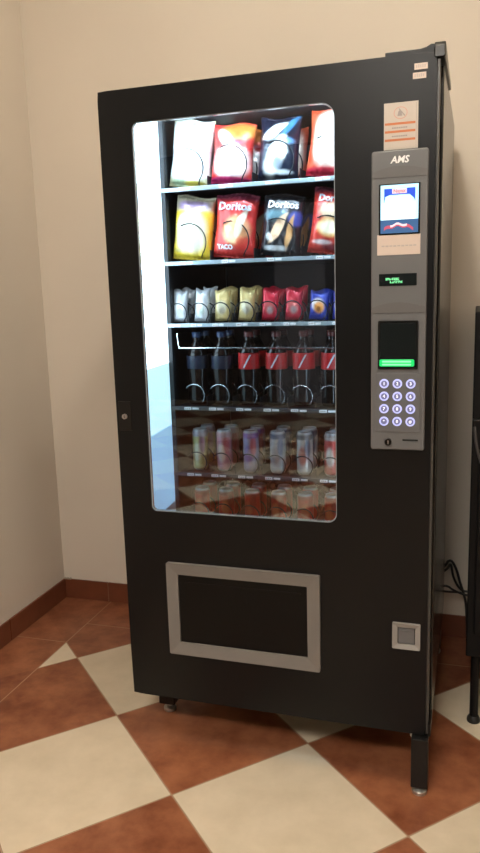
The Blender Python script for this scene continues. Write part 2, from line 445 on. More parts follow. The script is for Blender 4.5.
bm = bmesh.new(); cyl(bm, (.11, 0, 0), .009, .50, 'X', 16); 
bmobj('light_tube', bm, 'tube', vm, (0, .06, 1.774), smooth=True)
bm = bmesh.new(); cyl(bm, (.626, .062, .70), .006, 1.06, 'Z', 14)
bmobj('light_tube', bm, 'tube2', vm, smooth=True)  # added fill tube, unseen behind the door frame
# tray uprights
bm = bmesh.new(); box(bm, .0765, .090, .2, .222, ZF, ZT, .001); box(bm, .0765, .080, .222, .74, ZF, ZT)
bmobj('tray_upright', bm, 'black_in', vm)
bm = bmesh.new(); box(bm, .62, .64, .2, .222, ZF, ZT, .001)
bmobj('tray_upright', bm, 'black_in', vm)

# door
WX0, WX1, WZ0, WZ1 = .091, .607, .728, 1.745
win = rrect(WX0, WX1, WZ0, WZ1, (.034, .016, .014, .024), 8)
bm = bmesh.new(); ring(bm, square_like(win, .0005, DW, ZB, H-.004), win, 0, .012)
es = [e for e in bm.edges if all(v.co.y < .001 for v in e.verts) and (all(v.co.x < .001 for v in e.verts) or all(v.co.x > DW-.001 for v in e.verts) or all(v.co.z > H-.005 for v in e.verts) or all(v.co.z < ZB+.001 for v in e.verts))]
bmesh.ops.bevel(bm, geom=es, offset=.0045, segments=3, profile=.5, affect='EDGES')
w2 = rrect(.05, .634, .69, 1.79, .01, 8)
ring(bm, square_like(w2, .0008, DW, ZB+.001, H-.005), w2, .0122, .045)
door = bmobj('door', bm, 'black', vm)
bm = bmesh.new(); box(bm, .722, .829, .0008, .044, H-.006, H+.0045, .0015); prism(bm, [(.79, H+.002), (.8295, H+.002), (.8295, H+.011), (.822, H+.0115), (.812, H+.0065)], .0008, .044)
bmobj('header_cap', bm, 'black', door)
bm = bmesh.new()                                                    # hinge cap running back along the top right edge
pr = [(-.003, 1.812), (-.001, 1.836), (.006, 1.846), (.03, 1.845), (.36, 1.835), (.36, 1.824), (.06, 1.812)]
a = [bm.verts.new((.829, y, z)) for y, z in pr]; b_ = [bm.verts.new((.853, y, z)) for y, z in pr]
bm.faces.new(a); bm.faces.new(b_[::-1])
for i in range(len(pr)): bm.faces.new((a[i], b_[i], b_[(i+1) % len(pr)], a[(i+1) % len(pr)]))
bmesh.ops.bevel(bm, geom=bm.edges[:], offset=.0025, segments=2, profile=.5, affect='EDGES')
bmobj('hinge_cap', bm, 'black_smooth', vm)
# inner reveal of the window and the glass
bm = bmesh.new(); ring(bm, win, rrect(WX0+.0022, WX1-.0022, WZ0+.0022, WZ1-.0022, (.032, .014, .012, .022), 8), .003, .0128)
bmobj('window_rim', bm, 'steel_rim', door, smooth=True)
bm = bmesh.new(); prism(bm, rrect(WX0+.0025, WX1-.0025, WZ0+.0025, WZ1-.0025, (.032, .014, .012, .022), 8), .005, .009)
bmobj('window_pane', bm, 'glass', door)
# right door edge strip; wall light on the edge put into its paler grey
bm = bmesh.new(); box(bm, DW+.0002, DW+.0062, .0035, .03, ZB+.004, H-.02, .001)
bmobj('edge_strip', bm, 'strip', door)
bm = bmesh.new(); box(bm, DW-.03, DW-.01, .046, .0745, ZB+.01, H-.03)
box(bm, .02, .03, .046, .0745, ZB+.01, H-.03)
bmobj('gasket', bm, 'black_in', vm)

# door lock
bm = bmesh.new(); box(bm, .008, .046, -.003, .004, .953, 1.034, .002)
lk = bmobj('door_lock', bm, 'black_smooth', door); lk['label'] = 'recessed black lock plate with a steel cylinder'
bm = bmesh.new(); cyl(bm, (.027, -.008, .993), .0072, .006, 'Y', 18); box(bm, .0262, .0278, -.0085, -.0075, .989, .997, mi=1)
bmobj('lock_cylinder', bm, ('steel', 'disp'), lk, smooth=True)

# control panel
PX0, PX1, PZ0, PZ1 = .694, .8215, .929, 1.624
bm = bmesh.new(); prism(bm, rrect(PX0, PX1, PZ0, PZ1, .006, 4), -.012, .002, bev=.003)
cp = bmobj('control_panel', bm, 'grey', door); cp['label'] = 'grey payment and keypad panel'
PY = -.012
def arc_ledge(z, hgt):
    pts = [(PX0+.001, z)]
    n = 14
    for k in range(n+1):
        t = k/n; pts.append((PX0+.003+(PX1-PX0-.006)*t, z+hgt*math.sin(PI*t)))
    pts.append((PX1-.001, z)); pts += [(PX1-.001, z-.014), (PX0+.001, z-.014)]
    b2 = bmesh.new(); prism(b2, pts[1:], PY-.0012, PY+.001, bev=.0008); return b2
bmobj('arched_ledge', arc_ledge(1.272, .012), 'grey_lo', cp)
bmobj('arched_ledge', arc_ledge(1.578, .011), 'grey_lo', cp)
text('logo', 'AMS', .021, (.7575, PY-.0006, 1.602), 'white', cp, bold=.0006, shear=.2)
# payment screen
SX0, SX1, SZ0, SZ1 = .7155, .8005, 1.441, 1.548
bm = bmesh.new()
y = PY-.002
box(bm, SX0-.004, SX1+.004, y, PY+.001, SZ0-.004, SZ1+.003, .001, mi=6)
def lay(pts, k, mi): prism(bm, pts, y-.0003*k, y-.0003*k+.0002, mi=mi)
R = lambda x0, x1, z0, z1: [(x0, z0), (x1, z0), (x1, z1), (x0, z1)]
lay(R(SX0, SX1, SZ0+.03, SZ1), 1, 0)
lay(R(SX0, SX1, SZ0, SZ0+.03), 1, 3)
lay([(SX0+.008, SZ1-.04), (SX0+.011, SZ1-.026), (SX0+.02, SZ1-.022), (SX1-.02, SZ1-.022), (SX1-.011, SZ1-.03), (SX1-.007, SZ1-.037), (SX1-.007, SZ1-.008), (SX0+.008, SZ1-.008)], 2, 1)
lay(R(SX0+.003, SX1-.008, SZ0+.030, SZ1-.040), 2, 2)
lay(R(SX0+.012, SX1-.017, SZ1-.042, SZ1-.026), 3, 2)
lay(R(SX0+.026, SX1-.026, SZ1-.0195, SZ1-.0085), 4, 5)
# wavy red and white line along the foot of the screen
wv = []
for k in range(15):
    t = k/14; wv.append((SX0+.008+.066*t, SZ0+.009+.008*math.sin(PI*t)+.002*math.sin(t*17)))
lay([(x, z-.003) for x, z in wv]+[(x, z+.004) for x, z in wv[::-1]], 3, 4)
lay([(x, z) for x, z in wv[3:12]]+[(x, z+.005) for x, z in wv[3:12][::-1]], 4, 5)
scr = bmobj('payment_screen', bm, ('scr_w', 'scr_b', 'scr_g', 'scr_d', 'scr_r', 'scr_p', 'disp'), cp)
scr['label'] = 'bright blue and white display of the card reader'
text('screen_word', 'Nayax', .0105, ((SX0+SX1)/2, y-.0018, SZ1-.0142), 'scr_t', cp, bold=.0002)
bm = bmesh.new(); box(bm, .708, .806, PY-.0012, PY-.0002, 1.392, 1.438, .0003)
for k in range(9): box(bm, .718+.009*k, .725+.009*k, PY-.0015, PY-.0011, 1.411-.0006*(k % 2), 1.414, mi=1)
c1 = bmobj('paper_notice', bm, ('paper2', 'tagtxt'), cp); c1['label'] = 'pale pinkish paper notice under the screen'
# green text display
bm = bmesh.new(); box(bm, .7125, .799, PY-.0015, PY+.001, 1.3215, 1.3495, .0006)
dsp = bmobj('text_display', bm, 'disp', cp)
# worn dot-matrix glow, two short illegible rows
bm = bmesh.new()
for r_, (xa, n) in enumerate(((.728, 13), (.738, 12))):
    for k in range(n):
        for q in range(3):
            if random.random() < .72: box(bm, xa+.0024*k, xa+.0024*k+.0019, PY-.0019, PY-.0014, 1.3385-.0068*r_-.0019*q, 1.3385-.0068*r_-.0019*q+.0014)
bmobj('display_glyphs', bm, 'green2', cp)
# note acceptor with green light
bm = bmesh.new(); ring(bm, rrect(.711, .8045, 1.126, 1.241, .003, 3), rrect(.7145, .801, 1.1295, 1.2375, .002, 3), PY-.003, PY+.001)
prism(bm, rrect(.7145, .801, 1.1295, 1.2375, .002, 3), PY-.0005, PY+.001, mi=1)
prism(bm, rrect(.717, .7985, 1.155, 1.235, .004, 3), PY-.0022, PY-.0004, mi=1, bev=.0008)
na = bmobj('note_acceptor', bm, ('black_smooth', 'disp'), cp); na['label'] = 'black banknote slot'
bm = bmesh.new(); prism(bm, rrect(.7145, .796, 1.1325, 1.1495, .004, 4), PY-.004, PY-.0006, bev=.001)
prism(bm, rrect(.721, .789, 1.1425, 1.1465, .0015, 3), PY-.0045, PY-.0036, mi=1); prism(bm, rrect(.721, .789, 1.1355, 1.139, .0015, 3), PY-.0045, PY-.0036, mi=1)
bmobj('slot_light', bm, ('green', 'green2'), cp)['label'] = 'glowing green slot light'
# keypad
bm = bmesh.new(); prism(bm, rrect(.705, .812, .974, 1.117, .003, 3), PY-.0022, PY+.001, bev=.0008)
kp = bmobj('keypad_plate', bm, 'grey', cp)
keys = ['1', '2', '3', '4', '5', '6', '7', '8', '9', '*', '0', '#']
for i, s in enumerate(keys):
    kx = .7262+.0312*(i % 3); kz = 1.0915-.0305*(i//3)
    bm = bmesh.new(); cyl(bm, (0, 0, 0), .0112, -.0022, 'Y', 24); cyl(bm, (0, -.002, 0), .0074, -.0012, 'Y', 20, mi=1)
    me = textmesh(s, .0105, bold=.0003); me.transform(RX); me.transform(Matrix.Translation((0, -.0036, -.001 if s == '*' else 0)))
    t_ = bmesh.new(); t_.from_mesh(me)
    for f in t_.faces: f.material_index = 2
    t_.to_mesh(me); t_.free(); bm.from_mesh(me)
    me2 = bpy.data.meshes.new('key'); bm.to_mesh(me2); bm.free()
    link('key', me2, ('keyring', 'keymid', 'keytxt'), cp, (kx, PY-.0022, kz))
bm = bmesh.new(); cyl(bm, (.7365, PY-.006, .9485), .0085, .008, 'Y', 22); box(bm, .7355, .7375, PY-.0066, PY-.0058, .944, .953, mi=1)
bmobj('panel_lock', bm, ('black_smooth', 'steel'), cp, smooth=True)
bm = bmesh.new(); box(bm, .7705, .8065, PY-.0008, PY+.001, .9525, .9558)
bmobj('coin_slot', bm, 'disp', cp)
# stickers
bm = bmesh.new()
NX0, NX1, NZ0, NZ1 = .7205, .7965, 1.612, 1.727
box(bm, NX0, NX1, -.0012, -.0003, 1.6265, NZ1, .0002)
for z in (1.6795, 1.6625, 1.6445): box(bm, NX0+.002, NX1-.006, -.0016, -.0011, z, z+.005, mi=1)
for z in (1.6735, 1.6555): 
    for k in range(7): box(bm, NX0+.018+.005*k, NX0+.022+.005*k, -.0016, -.0011, z-.002, z+.001, mi=2)
box(bm, NX1-.0045, NX1-.0038, -.0016, -.0011, 1.628, NZ1-.003, mi=2)
cc = (NX0+.037, 1.7045)
o_ = [(cc[0]+.0155*math.cos(t*PI/12), cc[1]+.0135*math.sin(t*PI/12)) for t in range(24)]; i_ = [(cc[0]+.0135*math.cos(t*PI/12), cc[1]+.0115*math.sin(t*PI/12)) for t in range(24)]
ring(bm, o_, i_, -.0016, -.0011, mi=3)
prism(bm, [(cc[0]-.007, cc[1]-.0065), (cc[0]+.004, cc[1]-.0065), (cc[0]+.002, cc[1]+.003), (cc[0]-.001, cc[1]+.0075), (cc[0]-.005, cc[1]+.003)], -.0016, -.0011, mi=2)
prism(bm, [(cc[0]-.0045, cc[1]+.0085), (cc[0]-.0025, cc[1]+.0095), (cc[0]+.0105, cc[1]-.006), (cc[0]+.0085, cc[1]-.0075)], -.0019, -.0015, mi=2)
M['pinkink'] = pm('faded_pink_ink', (.55, .33, .27), .6, vary=.05)
st = bmobj('notice_sticker', bm, ('paper', 'orange', 'greyink', 'pinkink'), door); st['label'] = 'white sticker with a crossed-out symbol and three orange bars'
for (x, z) in ((.801, 1.798), (.798, 1.779)):
    bm = bmesh.new(); box(bm, x-.0145, x+.0145, -.0012, -.0003, z-.0065, z+.0065, .0002)
    for k in range(5):
        if True: box(bm, x-.011+.0045*k, x-.008+.0045*k, -.0016, -.0011, z-.003, z+.003+.001*(k % 2), mi=1)
    bmobj('small_tag', bm, ('paper2', 'tagtxt'), door)['label'] = 'tiny pale tag in the top right corner'
# delivery hatch
FX0, FX1, FZ0, FZ1 = .129, .562, .313, .584
bm = bmesh.new(); ring(bm, rrect(FX0, FX1, FZ0, FZ1, .004, 3), rrect(.161, .5275, .3485, .5505, .003, 3), -.012, .002, slope=.005)
hf = bmobj('delivery_hatch', bm, 'grey_hatch', door); hf['label'] = 'grey frame of the delivery hatch'
bm = bmesh.new(); box(bm, .161, .5275, -.003, .003, .3485, .5505, .0015); box(bm, .18, .51, -.0045, -.002, .525, .529, .0008)
bmobj('hatch_flap', bm, 'flap', hf)['label'] = 'black push flap'
# coin return
bm = bmesh.new(); ring(bm, rrect(.7495, .8195, .4065, .476, .003, 3), rrect(.7625, .8065, .4185, .464, .002, 3), -.009, .001, slope=.004)
cr = bmobj('coin_return', bm, 'grey_hi', door); cr['label'] = 'small square grey coin return cup'
bm = bmesh.new(); box(bm, .7645, .8045, -.004, .001, .4205, .462, .001); box(bm, .769, .80, -.0055, -.003, .454, .4565, .0005)
bmobj('return_flap', bm, 'grey', cr)

# legs and feet
def vleg(x, y, wx, wy, z0=.03, zt=ZB+.01, fr=.02):
    bm = bmesh.new(); box(bm, x-wx/2, x+wx/2, y-wy/2, y+wy/2, z0, zt, .002)
    lg = bmobj('leg', bm, 'black_smooth', vm)
    bm = bmesh.new(); lathe(bm, [(fr*.95, 0), (fr, .003), (fr, .010), (fr*.72, .014), (.010, .017), (.009, z0+.012)], 24)
    bmobj('foot', bm, 'foot', lg, (x, y, 0), smooth=True)['label'] = 'screw-in levelling foot'
    return lg
vleg(.823, .0, .043, .045, z0=.026, zt=ZB-.001)
vleg(.026, .195, .052, .05, z0=.03)
vleg(.822, .79, .04, .05, z0=.03)
vleg(.026, .79, .052, .05, z0=.03)
bm = bmesh.new(); box(bm, .8425, .849, -.001, .07, .165, .20, .001)
bmobj('leg_bracket', bm, 'black_smooth', vm)
bm = bmesh.new(); cyl(bm, (.806, .02, .150), .011, .012, 'Z', 18); bmobj('hinge_pin', bm, 'foot', vm, smooth=True)

# trays
def spiral_mesh(r, pitch, turns, skip, wr=.0018):
    bm = bmesh.new(); pts = []
    N = 28
    for t in range(turns):
        for k in range(N):
            fr = k/N                       # start at the bottom; step to the next turn while passing underneath
            if t == 0 and fr < skip: continue
            ang = 1.5*PI-2*PI*fr
            s = 0. if fr < .86 else (fr-.86)/.14
            s = s*s*(3-2*s)
            pts.append((r*math.cos(ang), pitch*(t+s), r+wr+r*math.sin(ang)))
    pts.append((0, pitch*turns, wr))
    tube(bm, pts, wr, 6)
    me = bpy.data.meshes.new('spiral'); bmesh.ops.recalc_face_normals(bm, faces=bm.faces[:]); bm.to_mesh(me); bm.free()
    for p in me.polygons: p.use_smooth = True
    return me
YF = .2                                    # front edge of the trays
M['rail_lo'] = pm('dark_price_rail', (.05, .055, .06), .35, metal=.2, vary=.1)
M['rail_hi'] = pm('pale_price_rail', (.34, .42, .46), .3, metal=.3, vary=.1)
def tray(z, xs, r, pitch, turns, wire, railmat, lab_w, skip=.3, ymax=.72):
    bm = bmesh.new()
    box(bm, .0905, .619, YF+.008, ymax, z-.004, z, .0008)
    for i in range(len(xs)-1):
        xm = (xs[i]+xs[i+1])/2; box(bm, xm-.0006, xm+.0006, YF+.012, ymax, z, z+min(.03, r))
    tr = bmobj('product_tray', bm, 'black_in', vm)
    bm = bmesh.new(); box(bm, .0765, .6195, YF-.003, YF+.0078, z-.009, z+.002, .001)
    bmobj('price_rail', bm, railmat, tr)
    sm = spiral_mesh(r, pitch, turns, skip)
    sm.materials.append(M[wire])
    for x in xs:
        o = bpy.data.objects.new('spiral', sm); COL.objects.link(o); o.parent = tr; o.location = (x, YF+.012, z)
        bm = bmesh.new(); xl = x-lab_w*.1
        box(bm, xl-lab_w/2, xl-lab_w*.02, YF-.0045, YF-.0028, z-.0075, z+.0005, .0003)
        box(bm, xl+lab_w*.06, xl+lab_w/2, YF-.0045, YF-.0028, z-.0065, z-.0005, .0003)
        for k in range(3): box(bm, xl-lab_w*.42+lab_w*.12*k, xl-lab_w*.36+lab_w*.12*k, YF-.0048, YF-.0043, z-.005, z-.002, mi=1)
        bmobj('price_label', bm, ('white', 'greyink'), tr)
    return tr
Z1, Z2, Z3, Z4, Z5, Z6 = 1.606, 1.405, 1.230, .988, .788, .632
XA = [.150, .276, .408, .543]
XC = [.106, .173, .238, .309, .378, .447, .517, .583]
XB = [.148, .225, .308, .390, .470, .551]
tray(Z1, XA, .052, .10, 5, 'wire', 'rail_hi', .04, .4)
tray(Z2, XA, .052, .10, 5, 'wire', 'rail_hi', .04, .4)
tray(Z3, XC, .0285, .062, 8, 'wire', 'rail_hi', .034, .15)
tray(Z4, XB, .032, .074, 6, 'wire2', 'rail_lo', .045, .33)
tray(Z5, XB, .030, .066, 7, 'wire', 'rail_lo', .045)
tray(Z6, XB, .030, .066, 7, 'wire', 'rail_lo', .045)
# guard bar across the bottle row
bm = bmesh.new()
tube(bm, smooth_path([(.108, .30, 1.205), (.108, .21, 1.204), (.109, .196, 1.200), (.111, .194, 1.188), (.113, .194, 1.170), (.118, .194, 1.1625), (.128, .194, 1.1615), (.3, .194, 1.1610), (.45, .194, 1.1605), (.609, .194, 1.160), (.617, .194, 1.163), (.619, .194, 1.175), (.619, .196, 1.2), (.619, .21, 1.204), (.619, .30, 1.205)], 5), .0024, 8)
bmobj('guard_bar', bm, 'chrome', vm, smooth=True)

# ------------------------------------------------------------------ products
def setpattern(me, fn):
    at = me.color_attributes.new('pattern', 'FLOAT_COLOR', 'POINT')
    for i, v in enumerate(me.vertices): at.data[i].color = (*fn(v.co), 1)

def lerp(a, b, t): t = max(0, min(1, t)); return tuple(p+(q-p)*t for p, q in zip(a, b))
def sm(e0, e1, x): t = max(0, min(1, (x-e0)/(e1-e0))); return t*t*(3-2*t)
def blob(u, v, cu, cv, ru, rv, soft=.16, ang=0., p=2):
    c, s = math.cos(ang), math.sin(ang); du, dv = u-cu, v-cv
    x, y = (du*c+dv*s)/ru, (-du*s+dv*c)/rv
    d = (abs(x)**p+abs(y)**p)**(1/p); return 1-sm(1-soft, 1+soft, d)

def bag_surf(w, h, t, seed):
    rnd = random.Random(seed); ph = [rnd.uniform(0, 6.28) for _ in range(8)]
    def S(x, z):        # x -w/2..w/2, z 0..h -> half thickness
        u = max(-1, min(1, 2*x/w)); v = max(-1, min(1, 2*z/h-1))
        e = max(0, 1-abs(u)**2.6)**.55*max(0, 1-abs(v)**3.2)**.75
        wr = .10*math.sin(5*u+ph[0]+3*v)*math.sin(4*v+ph[1])+.06*math.sin(11*u+ph[2])*abs(v)+.05*math.sin(9*v+2*u+ph[3])
        edge = .05*(1-abs(v))
        return t*(e*(1+wr)+edge*.2)+.0006
    return S
def bag_mesh(w, h, t, seed, fn, nx=40, nz=52, crimp=.06):
    S = bag_surf(w, h, t, seed); rnd = random.Random(seed+50); p0, p1 = rnd.uniform(0, 6), rnd.uniform(0, 6)
    bm = bmesh.new(); F = []; Bk = []
    for j in range(nz+1):
        v = j/nz; f = []; b = []
        for i in range(nx+1):
            u = i/nx*2-1
            narrow = 1-.085*math.sin(PI*v)**1.3+.012*math.sin(9*v+p0)
            x = u*w/2*narrow; z = v*h+.004*math.sin(PI*u+p1)*(1 if v > .5 else .3)*(v if v > .5 else 0)
            s = S(u*w/2, v*h)
            vv = min(v, 1-v)
            rip = .0012*math.sin(u*26+p0)*(1-sm(.04, .14, vv))
            if vv < .05: s = .0008
            f.append(bm.verts.new((x, -s+rip, z))); b.append(bm.verts.new((x, s+rip, z)) if 0 < i < nx and 0 < j < nz else f[-1])
        F.append(f); Bk.append(b)
    for j in range(nz):
        for i in range(nx):
            bm.faces.new((F[j][i], F[j][i+1], F[j+1][i+1], F[j+1][i]))
            q = [Bk[j][i], Bk[j+1][i], Bk[j+1][i+1], Bk[j][i+1]]
            bm.faces.new(q)
    me = bpy.data.meshes.new('snack_bag'); bmesh.ops.recalc_face_normals(bm, faces=bm.faces[:]); bm.to_mesh(me); bm.free()
    for p in me.polygons: p.use_smooth = True
    setpattern(me, lambda co: fn(2*co.x/w, co.z/h, co.y))
    return me, S

WHITE = (.86, .86, .82); YEL = (.86, .62, .05); RED = (.62, .035, .03); BLK = (.015, .015, .02); CHIP = (.85, .5, .18)
def pat_white_yellow(u, v, y):
    c = lerp((.85, .78, .45), WHITE, blob(u, v, 0, .55, 1.1, .46, .1, p=4))
    c = lerp(c, (.35, .5, .3), blob(u, v, -.45, .06, .4, .05, .3)*.8); c = lerp(c, (.75, .6, .1), blob(u, v, .3, .05, .5, .04, .3))
    return lerp(c, (.5, .4, .3), blob(u, v, .35, .28, .08, .12, .3)*.5)
def pat_red_white(u, v, y):
    c = RED; c = lerp(c, (.85, .25, .05), blob(u, v, .3, .86, .9, .13, .3))
    c = lerp(c, (.9, .75, .7), blob(u, v, -.25, .72, .45, .12, .25, -.25)); c = lerp(c, (.92, .8, .76), blob(u, v, .05, .34, .78, .24, .25, p=3))
    c = lerp(c, (.35, .1, .2), blob(u, v, .15, .66, .35, .025, .4)*.8)
    return lerp(c, (.5, .02, .12), blob(u, v, 0, .04, 1.2, .07, .2))
def pat_black_blue(u, v, y):
    c = (.008, .012, .03); c = lerp(c, (.06, .2, .4), blob(u, v, .55, .85, .4, .08, .3, .5)); c = lerp(c, (.85, .85, .82), blob(u, v, -.15, .76, .6, .10, .15, .2, p=1.4))
    c = lerp(c, (.12, .3, .55), blob(u, v, .35, .6, .4, .05, .4)); c = lerp(c, (.88, .88, .84), blob(u, v, -.05, .36, .55, .24, .25, .35))
    c = lerp(c, (.08, .15, .25), blob(u, v, .05, .25, .25, .1, .4)*.7); return lerp(c, (.7, .75, .78), blob(u, v, .3, .12, .4, .035, .5))
def pat_red_cream(u, v, y):
    c = (.75, .1, .04); c = lerp(c, (.93, .8, .68), blob(u, v, .1, .55, .75, .42, .2, p=3)); c = lerp(c, (.8, .35, .12), blob(u, v, 0, .6, .12, .05, .6)*.5)
    return lerp(c, (.6, .02, .05), blob(u, v, 0, .05, 1.2, .08, .25))
def pat_yellow(u, v, y):
    c = YEL; c = lerp(c, (.5, .44, .3), sm(.72, .8, v)); c = lerp(c, (.32, .22, .34), blob(u, v, 0, .84, .75, .07, .25, p=4))
    c = lerp(c, (.92, .88, .7), blob(u, v, 0, .42, .72, .30, .2, p=3)); c = lerp(c, (.5, .45, .25), blob(u, v, -.4, .14, .4, .035, .4)*.7)
    return c
def pat_red_dor(u, v, y):
    c = (.66, .04, .035); c = lerp(c, (.2, .03, .06), sm(.84, .93, v)); c = lerp(c, (.88, .42, .2), blob(u, v, .15, .42, .6, .22, .25)); c = lerp(c, (.93, .8, .64), blob(u, v, .3, .5, .42, .14, .15, .7, p=1.2)); c = lerp(c, (.95, .7, .4), blob(u, v, -.1, .36, .36, .12, .15, -.4, p=1.2))
    c = lerp(c, (.7, .05, .04), blob(u, v, .55, .2, .4, .13, .3)*.8)
    return c
def pat_black_dor(u, v, y):
    c = BLK; c = lerp(c, (.16, .3, .36), blob(u, v, -.2, .64, .5, .09, .5)); c = lerp(c, (.07, .1, .45), blob(u, v, .7, .6, .3, .12, .3))
    c = lerp(c, (.92, .62, .4), blob(u, v, -.08, .44, .5, .15, .12, .5, p=1.2)); c = lerp(c, (.9, .5, .2), blob(u, v, .48, .38, .34, .14, .12, 1.1, p=1.2))
    c = lerp(c, (.8, .8, .78), blob(u, v, -.5, .3, .12, .06, .4)); return lerp(c, (.75, .78, .8), blob(u, v, -.15, .12, .5, .04, .25, p=4))
def pat_red_chip(u, v, y):
    c = (.68, .05, .035); c = lerp(c, (.16, .02, .04), sm(.86, .95, v)); c = lerp(c, (.93, .72, .5), blob(u, v, .1, .64, .6, .13, .3)); c = lerp(c, (.92, .55, .2), blob(u, v, .05, .4, .62, .15, .2))
    c = lerp(c, (.93, .82, .62), blob(u, v, 0, .4, .45, .1, .4)); c = lerp(c, (.25, .03, .04), blob(u, v, .3, .1, .6, .05, .4)); return lerp(c, (.85, .7, .68), blob(u, v, -.3, .17, .4, .035, .4))

def bag(x, y, z, w, h, t, seed, fn, label, group, tilt=.07, lean=-.05, words=(), rz=0.):
    me, S = bag_mesh(w, h, t, seed, fn)
    e = link('snack_bag', me, ('foil',), None, (x, y, z), (lean, tilt+.03, rz)); tag(e, label, 'snack bag', group)
    for s, size, zz, mat, dx in words:
        f = (lambda zc: (lambda a, b: -S(a+dx, b+zc)-.0012))(zz)
        text('lettering', s, size, (dx, -.0022, zz), mat, e, bold=.0009, surf=f)
    return e
M['lettw'] = pm('white_lettering', (.85, .85, .88), .4, vary=.02)
M['letg'] = pm('grey_lettering', (.55, .58, .66), .4, vary=.02)
G1, G2 = 'snack bags on the top shelf', 'snack bags on the second shelf'
def zc(z): return z+.0055
yb = YF+.042; yb2 = yb+.10
bag(.148, yb, zc(Z1), .124, .182, .034, 1, pat_white_yellow, 'white and pale yellow snack bag at the far left of the top shelf, front row', G1, .09)
bag(.273, yb, zc(Z1), .122, .160, .034, 2, pat_red_white, 'red snack bag with white front, second from left on the top shelf, front row', G1, .07)
bag(.406, yb, zc(Z1), .116, .164, .034, 3, pat_black_blue, 'dark blue and black snack bag with white picture on the top shelf, front row', G1, .05)
bag(.543, yb, zc(Z1), .120, .172, .034, 4, pat_red_cream, 'red snack bag with cream front at the right end of the top shelf, front row', G1, .08)
bag(.178, yb2, zc(Z1), .130, .178, .034, 5, pat_white_yellow, 'white snack bag standing behind the white and pale yellow bag on the top shelf', G1, .05)
bag(.296, yb2, zc(Z1), .124, .165, .034, 6, pat_red_white, 'red snack bag standing behind the second bag on the top shelf', G1, .09)
bag(.405, yb2, zc(Z1), .126, .155, .034, 7, pat_red_cream, 'red and cream snack bag half hidden behind the dark blue bag on the top shelf', G1, .0)
bag(.555, yb2, zc(Z1), .120, .168, .034, 8, pat_red_cream, 'red snack bag standing behind the right end bag on the top shelf', G1, .04)
bag(.147, yb, zc(Z2), .122, .178, .034, 11, pat_yellow, 'yellow snack bag with purple name band at the left of the second shelf, front row', G2, .08)
bag(.274, yb, zc(Z2), .126, .176, .034, 12, pat_red_dor, 'red tortilla chip bag with pale lettering on the second shelf, front row', G2, .07, words=(('Doritos', .030, .138, 'letg', 0), ('TACO', .017, .028, 'lettw', -.02)))
bag(.408, yb, zc(Z2), .118, .166, .034, 13, pat_black_dor, 'black tortilla chip bag with pale lettering on the second shelf, front row', G2, .07, words=(('Doritos', .027, .135, 'lettw', .004),))
bag(.545, yb, zc(Z2), .122, .172, .034, 14, pat_red_chip, 'red snack bag with round chip picture at right end of second shelf, front row', G2, .10, words=(('Doritos', .026, .143, 'letg', 0),))
bag(.16, yb2, zc(Z2), .126, .170, .034, 15, pat_yellow, 'yellow snack bag standing behind the yellow bag with the purple band', G2, .06)
bag(.298, yb2, zc(Z2), .126, .168, .034, 16, pat_red_dor, 'red snack bag standing behind the red tortilla chip bag', G2, .05)
bag(.428, yb2, zc(Z2), .120, .164, .034, 17, pat_black_dor, 'black snack bag standing behind the black tortilla chip bag', G2, .05)
bag(.556, yb2, zc(Z2), .120, .168, .034, 18, pat_red_chip, 'red snack bag standing behind the bag with the round chip picture', G2, .05)

# third shelf: small packets
def pk(base, mid, dark):
    def f(u, v, y):
        c = base; c = lerp(c, mid, blob(u, v, 0, .42, .6, .2, .3)); c = lerp(c, dark, blob(u, v, .1, .32, .35, .12, .5)*.8)
        return lerp(c, tuple(.7*a for a in base), 1-sm(.03, .09, min(v, 1-v)))
    return f
P_SIL = pk((.55, .57, .6), (.85, .85, .85), (.4, .5, .42)); P_GOLD = pk((.62, .48, .2), (.78, .72, .5), (.3, .25, .2)); P_RED = pk((.6, .02, .05), (.65, .12, .12), (.42, .38, .38))
def P_BLUE(u, v, y):
    c = (.02, .05, .4); c = lerp(c, (.85, .8, .8), blob(u, v, -.1, .52, .6, .22, .25)); c = lerp(c, (.85, .35, .08), blob(u, v, .05, .42, .5, .2, .25)); return lerp(c, (.35, .12, .03), blob(u, v, .0, .36, .2, .08, .5))
G3 = 'small packets on the third shelf'
pc = [('silver', P_SIL, .046, .092, .014), ('silver', P_SIL, .046, .094, .014), ('gold', P_GOLD, .049, .092, .014), ('gold', P_GOLD, .049, .092, .014), ('red', P_RED, .050, .088, .014), ('red', P_RED, .050, .088, .014), ('blue', P_BLUE, .056, .078, .012), ('blue', P_BLUE, .056, .078, .012)]
pos = ['first from the left', 'second from the left', 'left of the two gold', 'right of the two gold', 'left of the two red', 'right of the two red', 'left of the two blue', 'cut by window edge']
for i, (cn, fn, w, h, t) in enumerate(pc):
    for b2 in (0, 1):
        me, S = bag_mesh(w, h*(1 if not b2 else 1.04), t, 30+i*3+b2, fn, 16, 26)
        o = link('snack_packet', me, ('foil',), None, (XC[i]+(.003*b2), YF+.031+.062*b2, Z3+.0052), (-.10 if b2 == 0 else -.02, .04+.03*math.sin(i*2.3), 0))
        tag(o, f'small {cn} snack packet on the third shelf, {pos[i]}' + (', front one' if not b2 else ', back one'), 'snack packet', G3)

